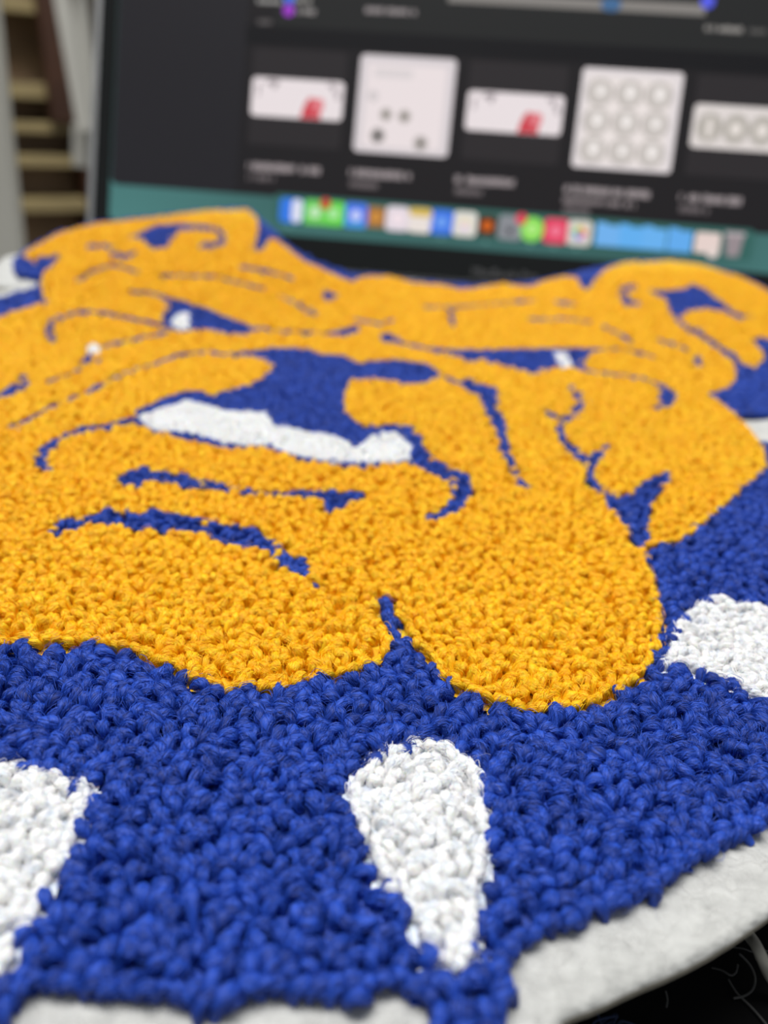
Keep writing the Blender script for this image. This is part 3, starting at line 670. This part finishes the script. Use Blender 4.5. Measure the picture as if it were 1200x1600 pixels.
for j in np.nonzero(isr)[0]:
    if colr_of[el_[j]] != 'w' and len(cx_): lose[j] = np.hypot(cx_ - ex[j], cy_ - ey[j]).min() < (1.1 if colr_of[el_[j]] == 'y' else .5)
ex, ey, el_, ea = ex[~lose], ey[~lose], el_[~lose], ea[~lose]
wht = np.array([False, False] + [s_[3] == 'w' for s_ in SHAPES])[lab]
drop &= ~(wht & ~np.isin(np.arange(len(GX)), np.nonzero(drop)[0]))
GX = np.concatenate([GX[~drop], ex]); GY = np.concatenate([GY[~drop], ey]); lab = np.concatenate([lab[~drop], el_])
GA = np.concatenate([np.full(int((~drop).sum()), np.nan), ea]); GL = np.where(np.isnan(GA), 1.0, .35)   # loops on a line run along it and stand straighter
PT = np.stack([GX, GY, Z_FB + FELT_T + PILE_T + rise(GX, GY)], 1)
PXx, PXy, PZ = project(PT)
DEEP = inside(grow(resample(pile_xy, 1.5), -1.3), GX, GY)

patch = empty('chenille_patch', W((0, 150, Z_FB)), 'royal blue, golden yellow and white chenille bulldog patch with felt backing lying on the laptop', 'patch')
PLOC = np.array(patch.location)
MATS = {'b': M_BLUE, 'y': M_YEL, 'w': M_WHT}
HGT = {'b': 1.62, 'y': 1.9, 'w': 1.6}

def loops(xs, ys, K, Mm, H0, q, sc=1.0, S=14, ang=None, lean=None):
    """N yarn loops: arches of tapered tube standing in the felt, each bent, leaned and twisted its own way"""
    n = len(xs)
    if n == 0: return np.zeros((0, 3)), np.zeros((0, 4), int), np.zeros((0, 3))
    t = np.linspace(-.05, math.pi + .05, K)[None, :]
    a = sc * rng.uniform(.40, .72, n)[:, None]; H = (H0 * (rng.uniform(.84, 1.10, n) if cur_col[0] == 'b' else rng.uniform(.90, 1.07, n)))[:, None]
    ln = rng.normal(0, .40, n)[:, None]; ln2 = rng.normal(0, .36, n)[:, None]; sk = rng.normal(0, .30, n)[:, None]; bow = rng.normal(0, .25, n)[:, None]
    if lean is not None: ln, ln2, sk, bow = ln * lean[:, None], ln2 * lean[:, None], sk * lean[:, None], bow * lean[:, None]
    z = H * np.sin(t); px = a * np.cos(t) + ln2 * z; py = ln * z + sk * np.cos(t) + bow * np.sin(t) ** 2 * .6
    P = np.stack([px, py, z], -1)
    T = np.gradient(P, axis=1); T /= np.linalg.norm(T, axis=-1, keepdims=True) + 1e-9
    B = np.zeros_like(T); B[..., 1] = 1
    B -= (B * T).sum(-1, keepdims=True) * T; B /= np.linalg.norm(B, axis=-1, keepdims=True) + 1e-9
    Nn = np.cross(T, B)
    r0 = rng.uniform(.46, .62, n)[:, None] * q * (1 + (sc - 1) * .75)
    rad = r0 * (.62 + .42 * np.sin(t) ** .8 if False else (.62 + .42 * np.clip(np.sin(t), 0, 1))) * (1 + rng.normal(0, .06, (n, K)))
    lob = 1 + (.09 if Mm > 6 else 0) * np.cos(4 * np.linspace(0, 2 * math.pi, Mm + 1)[None, None, :] + 4.5 * t[:, :, None] + rng.uniform(0, 6.3, n)[:, None, None])
    flat = rng.uniform(.8, 1.15, n)[:, None, None]
    ph = np.linspace(0, 2 * math.pi, Mm + 1)
    V = P[:, :, None, :] + (rad[:, :, None] * lob)[..., None] * (np.cos(ph)[None, None, :, None] * Nn[:, :, None, :] + (np.sin(ph)[None, None, :, None] * B[:, :, None, :]) * flat[..., None])
    rz = rng.uniform(0, 2 * math.pi, n)
    if ang is not None: rz = np.where(np.isnan(ang), rz, ang + rng.normal(0, .25, n))
    cs, sn = np.cos(rz)[:, None, None], np.sin(rz)[:, None, None]
    X = V[..., 0] * cs - V[..., 1] * sn; Y = V[..., 0] * sn + V[..., 1] * cs
    base = Z_FB + FELT_T + .05 + rise(xs, ys)
    V = np.stack([X + xs[:, None, None], Y + ys[:, None, None], V[..., 2] + base[:, None, None]], -1)
    u = np.broadcast_to((ph / (2 * math.pi))[None, None, :], (n, K, Mm + 1)); vv = np.broadcast_to((t[0] / math.pi)[None, :, None], (n, K, Mm + 1))
    rr = np.broadcast_to(rng.random(n)[:, None, None], (n, K, Mm + 1))
    A = np.stack([u, vv, rr], -1).reshape(-1, 3)
    i, jj = np.meshgrid(np.arange(K - 1), np.arange(Mm), indexing='ij'); M1 = Mm + 1
    f = np.stack([i * M1 + jj, i * M1 + jj + 1, (i + 1) * M1 + jj + 1, (i + 1) * M1 + jj], -1).reshape(-1, 4)
    Fs = (f[None] + (np.arange(n) * K * M1)[:, None, None]).reshape(-1, 4)
    if S:                                                      # the fibres each loop is spun from
        KS = 8
        ts = np.linspace(.12, math.pi - .12, KS); fi = ts / math.pi * (K - 1) ; i0_ = np.clip(fi.astype(int), 0, K - 2); fr = (fi - i0_)[None, :, None]
        lerp = lambda Q: Q[:, i0_] * (1 - fr) + Q[:, i0_ + 1] * fr
        Pc, Nc, Bc = lerp(P), lerp(Nn), lerp(B); rc = lerp(rad[..., None])[..., 0]
        p0 = rng.uniform(-2.2, 2.2, (n, S, 1)) + math.pi; twr = rng.normal(1.1, .5, (n, S, 1))
        ang = p0 + twr * (ts - math.pi / 2)[None, None, :] + rng.normal(0, .10, (n, S, KS))
        fly = np.where(rng.random((n, S, 1)) < .14, rng.uniform(.25, .9, (n, S, 1)), 0) * np.sin(ts)[None, None, :]
        rs = rc[:, None, :] * (.98 + np.abs(rng.normal(0, .07, (n, S, 1))) + fly)
        Q = Pc[:, None] + rs[..., None] * (np.cos(ang)[..., None] * Nc[:, None] + np.sin(ang)[..., None] * Bc[:, None] * flat[..., None])
        c2, s2 = cs[..., None], sn[..., None]
        QX = Q[..., 0] * c2[:, :, :, 0] - Q[..., 1] * s2[:, :, :, 0]; QY = Q[..., 0] * s2[:, :, :, 0] + Q[..., 1] * c2[:, :, :, 0]
        Q = np.stack([QX + xs[:, None, None], QY + ys[:, None, None], Q[..., 2] + base[:, None, None]], -1)
        STR[cur_col[0]].append(Q.reshape(-1, KS, 3))
    return V.reshape(-1, 3), Fs, A
STR = {'b': [], 'y': [], 'w': []}; cur_col = ['b']
def ground(xs, ys, up=0):
    """the yarn between the loops, down at the felt"""
    n = len(xs); h = 1.3
    off = np.array([(-h, -h), (h, -h), (h, h), (-h, h)]); X = xs[:, None] + off[None, :, 0]; Y = ys[:, None] + off[None, :, 1]
    Zz = Z_FB + FELT_T + up + rng.uniform(.25, .5, n)[:, None] + rise(X, Y)
    V = np.stack([X, Y, Zz], -1).reshape(-1, 3); Fs = np.arange(4 * n).reshape(n, 4)
    A = np.stack([np.tile([0, .4, .4, 0], n), np.tile([0, 0, .3, .3], n), np.repeat(rng.random(n), 4)], -1)
    return V, Fs, A
def pile_part(name, idx, colr, label=None):
    cur_col[0] = colr
    near = (PZ[idx] < 150) & (PXx[idx] > -60) & (PXx[idx] < 1260) & (PXy[idx] < 1660)
    Vs, Fs, As = [], [], []; off = 0
    seen = (PXx[idx] > -80) & (PXx[idx] < 1280) & (PXy[idx] < 1680)
    midr = ~near & seen & (PZ[idx] < 290)
    a, b, c = idx[near], idx[midr], idx[~near & ~midr]; sc = 1.30 if name == 'blue_ground_pile' else 1.0
    wl = .65 if colr == 'w' else 1.0; q = 1.10 if colr == 'w' else 1.0; d_ = idx[DEEP[idx]]
    for V, Fc, A in (loops(GX[a], GY[a], 8, 8, HGT[colr], q, sc, 14, GA[a], GL[a] * wl), loops(GX[b], GY[b], 6, 5, HGT[colr], q, sc, 10, GA[b], GL[b] * wl), loops(GX[c], GY[c], 6, 5, HGT[colr], q + .04, sc, 0, GA[c], GL[c] * wl), ground(GX[d_], GY[d_], {'y': .35, 'w': .5, 'b': 0}[colr])):
        Vs.append(V); Fs.append(Fc + off); As.append(A); off += len(V)
    V = W(np.concatenate(Vs)) - PLOC; Fc = np.concatenate(Fs); A = np.concatenate(As)
    me = bpy.data.meshes.new(name)
    me.vertices.add(len(V)); me.vertices.foreach_set('co', V.astype(np.float32).ravel())
    me.loops.add(Fc.size); me.loops.foreach_set('vertex_index', Fc.astype(np.int32).ravel())
    me.polygons.add(len(Fc)); me.polygons.foreach_set('loop_start', (np.arange(len(Fc)) * 4).astype(np.int32))
    me.update(calc_edges=True); me.shade_smooth()
    at_ = me.attributes.new('yarn_uv', 'FLOAT_VECTOR', 'POINT'); at_.data.foreach_set('vector', A.astype(np.float32).ravel())
    me.materials.append(MATS[colr])
    o = bpy.data.objects.new(name, me); link(o, patch); o['kind'] = 'stuff'
    if label: o['label'] = label
    return o
ids = np.arange(len(GX))
pile_part('blue_ground_pile', ids[lab == 0], 'b', 'royal blue looped yarn around the face and collar')
pile_part('yellow_face_pile', ids[lab == 1], 'y', 'golden yellow looped yarn of the bulldog face')
done = {}
WHITE_L = {'white_muzzle_highlight': 'white looped yarn highlight in the dark muzzle', 'collar_spike': 'white looped yarn collar spike', 'eye_glint': 'small white eye glint', 'cheek_glint': 'tiny white speck on the cheek'}
for i, (nm, kd, pts, colr) in enumerate(SHAPES):
    idx = ids[lab == i + 2]
    if len(idx): pile_part(nm, idx, colr, WHITE_L.get(nm, 'royal blue ' + nm.replace('_pile', '').replace('_', ' ') + ' in looped yarn'))

def strand_mat(name, c_lo, c_hi):
    mt, nt, b = new_mat(name); N = nt.nodes.new
    at_ = N('ShaderNodeAttribute'); at_.attribute_name = 'tone'; rp = N('ShaderNodeValToRGB')
    rp.color_ramp.elements[0].color = c_lo; rp.color_ramp.elements[1].color = c_hi
    nt.links.new(at_.outputs['Fac'], rp.inputs[0]); nt.links.new(rp.outputs[0], b.inputs['Base Color'])
    b.inputs['Roughness'].default_value = .42; b.inputs['Specular IOR Level'].default_value = .4
    return mt
M_STR = {'b': strand_mat('blue_fibre', (0.005, 0.026, 0.21, 1), (0.026, 0.105, 0.64, 1)), 'y': strand_mat('yellow_fibre', (0.93, 0.43, 0.001, 1), (1.0, 0.66, 0.010, 1)),
         'w': strand_mat('white_fibre', (0.86, 0.86, 0.87, 1), (0.95, 0.95, 0.95, 1))}
for colr, nm in (('b', 'blue_yarn_fibre'), ('y', 'yellow_yarn_fibre'), ('w', 'white_yarn_fibre')):
    Q = np.concatenate(STR[colr]); nS, KS = Q.shape[:2]
    hc = bpy.data.hair_curves.new(nm); hc.add_curves([KS] * nS)
    hc.attributes['position'].data.foreach_set('vector', (W(Q.reshape(-1, 3)) - PLOC).astype(np.float32).ravel())
    ra = hc.attributes.get('radius') or hc.attributes.new('radius', 'FLOAT', 'POINT')
    ra.data.foreach_set('value', np.tile(np.array([.6, 1, 1, 1, 1, 1, 1, .6]) * 2.4e-5, nS).astype(np.float32))
    ta = hc.attributes.new('tone', 'FLOAT', 'POINT'); ta.data.foreach_set('value', np.repeat(rng.random(nS), KS).astype(np.float32))
    hc.materials.append(M_STR[colr]); ho = bpy.data.objects.new(nm, hc); link(ho, patch)
    tag(ho, label=nm.split('_')[0] + ' fine fibres spun into the loops', kind='stuff')

# felt backing: a curved sheet with its own thickness
FELT_NEAR = [(1440, 840), (1470, 1000), (1430, 1180), (1310, 1350), (1200, 1430), (1130, 1477), (1060, 1514), (990, 1542), (937, 1568), (881, 1587), (876, 1604), (872, 1640), (835, 1700), (770, 1755),
             (700, 1765), (645, 1725), (606, 1665), (560, 1650), (300, 1655), (100, 1640), (62, 1668), (30, 1740), (-40, 1790), (-130, 1730), (-300, 1610), (-350, 1310), (-375, 1000), (-290, 745)]
near_xy = to_patch(FELT_NEAR, FELT_T)
i0, i1 = PILE.index((1330, 790)), PILE.index((-260, 750))
iA, iB = PILE.index((22, 400)), PILE.index((1285, 605))        # ear to ear: the felt ends close under the pile
g_ = grow(pile_xy, 3.2); gs = grow(pile_xy, .5)
left_notch = to_patch([(-75, 478), (0, 455), (42, 446), (22, 449), (0, 448), (-18, 440), (-14, 415), (8, 398)], FELT_T)
right_notch = to_patch([(1320, 615), (1300, 640), (1262, 660), (1250, 668), (1262, 690), (1345, 760)], FELT_T)
outl = np.concatenate([near_xy, g_[i1 + 1:i1 + 2], left_notch, gs[iA + 1:iB], right_notch])
def chaikin(P):
    Q = np.roll(P, -1, 0); return np.stack([P * .75 + Q * .25, P * .25 + Q * .75], 1).reshape(-1, 2)
ol = resample(chaikin(outl), 1.6)
ax_ = np.arange(ol[:, 0].min(), ol[:, 0].max(), 4.5); ay_ = np.arange(ol[:, 1].min(), ol[:, 1].max(), 4.5)
IX, IY = [q.ravel() for q in np.meshgrid(ax_, ay_)]
kk = inside(ol, IX, IY); IX, IY = IX[kk], IY[kk]
dmin = np.min(np.hypot(IX[:, None] - ol[None, :, 0], IY[:, None] - ol[None, :, 1]), 1); IX, IY = IX[dmin > 1.5], IY[dmin > 1.5]
allp = [Vector(p) for p in np.concatenate([ol, np.stack([IX, IY], 1)])]
nb = len(ol)
cv, ce, cf, ov, _, _ = delaunay_2d_cdt(allp, [(i, (i + 1) % nb) for i in range(nb)], [], 1, 1e-5)
P2 = np.array([v[:] for v in cv]); rz_ = Z_FB + rise(P2[:, 0], P2[:, 1]); nv = len(P2)
rounding = .25
inner = P2.copy(); gi = grow(ol, -.8)
for i_, src in enumerate(ov):
    for q in src:
        if q < nb: inner[i_] = gi[q]
top = np.column_stack([inner, rz_ + FELT_T]); mid = np.column_stack([P2, rz_ + FELT_T - .6]); bot = np.column_stack([P2, rz_])
bnd = {}
for f in cf:
    for a, b in zip(f, list(f[1:]) + [f[0]]): bnd[(a, b)] = 1
side = [(a, b) for (a, b) in bnd if (b, a) not in bnd]
faces = [list(f) for f in cf] + [[i + nv for i in f[::-1]] for f in cf]
edge_start = len(faces)
faces += [[b, a, a + 2 * nv, b + 2 * nv] for a, b in side]; edge2 = len(faces)
faces += [[b + 2 * nv, a + 2 * nv, a + nv, b + nv] for a, b in side]
fo = mesh_obj('felt_backing', W(np.concatenate([top, bot, mid])), faces, M_FELT, patch)
fo.data.materials.append(M_FELTE)
for p in fo.data.polygons[edge2:]: p.material_index = 1
for p in fo.data.polygons[:edge2]: p.use_smooth = True
fo['label'] = 'white felt backing with a cream cut edge'

# fuzz: short fibres matted on the felt border, and stray fibres over the pile
def fibres(name, P, L, rad, lift, mat, seg=5, curl=1.0, label=None):
    n = len(P); Vs = []; 
    h = rng.uniform(0, 2 * math.pi, n); pos = P.copy(); path = [pos.copy()]
    el = rng.uniform(*lift, n); dh = rng.normal(0, curl, n)
    for s in range(seg):
        st = (L / seg)[:, None] * np.stack([np.cos(h) * np.cos(el), np.sin(h) * np.cos(el), np.sin(el)], 1)
        pos = pos + st; path.append(pos.copy()); h = h + dh + rng.normal(0, .25, n); el = el - rng.uniform(0, .5, n) * (lift[1] > .3)
    path = np.stack(path, 1)                                    # n, seg+1, 3
    T = np.gradient(path, axis=1); T /= np.linalg.norm(T, axis=-1, keepdims=True) + 1e-9
    A_ = np.cross(T, np.array([.2, .3, .93])); A_ /= np.linalg.norm(A_, axis=-1, keepdims=True) + 1e-9; B_ = np.cross(T, A_)
    q = np.array([0, 2.094, 4.189])
    V = path[:, :, None, :] + rad * (np.cos(q)[None, None, :, None] * A_[:, :, None] + np.sin(q)[None, None, :, None] * B_[:, :, None])
    K = seg + 1
    i, jj = np.meshgrid(np.arange(seg), np.arange(3), indexing='ij')
    f = np.stack([i * 3 + jj, i * 3 + (jj + 1) % 3, (i + 1) * 3 + (jj + 1) % 3, (i + 1) * 3 + jj], -1).reshape(-1, 4)
    Fs = (f[None] + (np.arange(n) * K * 3)[:, None, None]).reshape(-1, 4)
    me = bpy.data.meshes.new(name); V = W(V.reshape(-1, 3)) - PLOC
    me.vertices.add(len(V)); me.vertices.foreach_set('co', V.astype(np.float32).ravel())
    me.loops.add(Fs.size); me.loops.foreach_set('vertex_index', Fs.astype(np.int32).ravel())
    me.polygons.add(len(Fs)); me.polygons.foreach_set('loop_start', (np.arange(len(Fs)) * 4).astype(np.int32))
    me.update(calc_edges=True); me.shade_smooth(); me.materials.append(mat)
    at_ = me.attributes.new('yarn_uv', 'FLOAT_VECTOR', 'POINT'); at_.data.foreach_set('vector', np.tile(np.array([.5, .5, .7], np.float32), (len(V), 1)).ravel())
    o = bpy.data.objects.new(name, me); link(o, patch); tag(o, label=label, kind='stuff'); return o
nF = 45000
fx = rng.uniform(ol[:, 0].min(), ol[:, 0].max(), nF); fy = rng.uniform(ol[:, 1].min(), 110, nF)
kk = inside(grow(ol, -2.0), fx, fy) & ~inside(grow(pile_xy, -1.0), fx, fy); fx, fy = fx[kk], fy[kk]
fz = Z_FB + FELT_T + rise(fx, fy) + rng.uniform(-.02, .08, len(fx))
fibres('felt_fuzz', np.stack([fx, fy, fz], 1), rng.uniform(1.2, 3.2, len(fx)), .014, (-.06, .14), M_FUZZ, 5, .35, 'matted white fibres on the felt border')
for colr, nn_, nm in (('b', 9000, 'stray_blue_fibre'), ('y', 6000, 'stray_yellow_fibre'), ('w', 2500, 'stray_white_fibre')):
    sel = ids[(np.array(['b', 'y'] + [s[3] for s in SHAPES])[lab] == colr) & (PZ < 190)]
    pk = rng.choice(sel, nn_)
    P = np.stack([GX[pk], GY[pk], Z_FB + FELT_T + HGT[colr] + .25 + rise(GX[pk], GY[pk])], 1); P[:, :2] += rng.normal(0, .4, (nn_, 2))
    fibres(nm, P, rng.uniform(.8, 2.6, nn_), .009, (-.3, .6), MATS[colr], 4, .4, nm.split('_')[1] + ' hair-thin fibres straying from the loops')

# ------------------------------------------------------------------ loose threads under the edge of the patch
def thread(pixels, rad, mat, label, z):
    pts = []
    for px_, py_, dz in pixels:
        d = ray(px_, py_); p = d * ((z + dz) / d[2]); pts.append(p)
    P = np.array(pts); n = len(P); s = np.linspace(0, n - 1, (n - 1) * 6 + 1); out = []
    for q in s:                                                # Catmull-Rom through the points
        i = min(int(q), n - 2); f = q - i; p0, p1, p2, p3 = P[max(i - 1, 0)], P[i], P[i + 1], P[min(i + 2, n - 1)]
        out.append(.5 * (2 * p1 + (p2 - p0) * f + (2 * p0 - 5 * p1 + 4 * p2 - p3) * f * f + (3 * p1 - p0 - 3 * p2 + p3) * f ** 3))
    V, Fc = tube(out, rad, 6)
    return tag(mesh_obj('loose_thread', V, Fc, mat, None, True), label, 'thread', 'loose threads under the felt edge')
DZ = ZD - 16
M_THR = plain('cream_thread', (0.50, 0.48, 0.42), .8, 0, .1, 900)
M_THRG = plain('grey_thread', (0.06, 0.06, 0.06), .8, 0, .1, 900)
M_THRB = plain('navy_thread', (0.010, 0.022, 0.07), .8, 0, .1, 900)
thread([(1165, 1455, 3), (1180, 1475, 6), (1192, 1500, 6), (1206, 1530, 3), (1230, 1570, .5)], .62, M_THR, 'thick cream thread curling out from under the felt edge', DZ)
thread([(1112, 1512, .5), (1128, 1516, 1.2), (1142, 1524, 1.5), (1150, 1519, 1.2), (1153, 1507, 2)], .11, M_THRG, 'short grey thread curled on the black desk', DZ)
thread([(1155, 1490, 3), (1172, 1508, 2), (1180, 1528, 1.5), (1176, 1546, 1), (1163, 1556, .5), (1146, 1560, .4)], .13, M_THRG, 'grey thread bowed beside the thick cream thread', DZ)
thread([(1138, 1530, .4), (1152, 1552, .4), (1178, 1578, .4), (1215, 1622, .4)], .12, M_THRG, 'long straight grey thread trailing over the black desk', DZ)
thread([(1140, 1480, 4), (1160, 1482, 4), (1178, 1488, 3), (1200, 1486, 2), (1225, 1494, 1)], .08, M_THRG, 'thin grey wisp touching the felt edge', DZ)
thread([(1040, 1548, 1.5), (1043, 1562, 1), (1041, 1574, .4)], .10, M_THRG, 'tiny grey thread end beside the felt edge', DZ)
for q in range(5):
    xq = 905 + q * 18
    thread([(xq + RNG.uniform(-20, 30), 1585 + RNG.uniform(-8, 30), .4 + RNG.random()), (xq + RNG.uniform(-10, 45), 1595 + RNG.uniform(-14, 20), .5 + RNG.random() * 2), (xq + RNG.uniform(-20, 50), 1590 + RNG.uniform(-8, 26), .5 + RNG.random() * 2), (xq + RNG.uniform(0, 60), 1600 + RNG.uniform(-20, 30), .4)], .13, M_THRB, ['navy blue thread nearest the felt corner', 'navy blue thread second from the felt corner', 'navy blue thread in the middle of the navy tangle below the felt', 'navy blue thread fourth from the felt corner', 'navy blue thread farthest from the felt corner'][q], DZ)
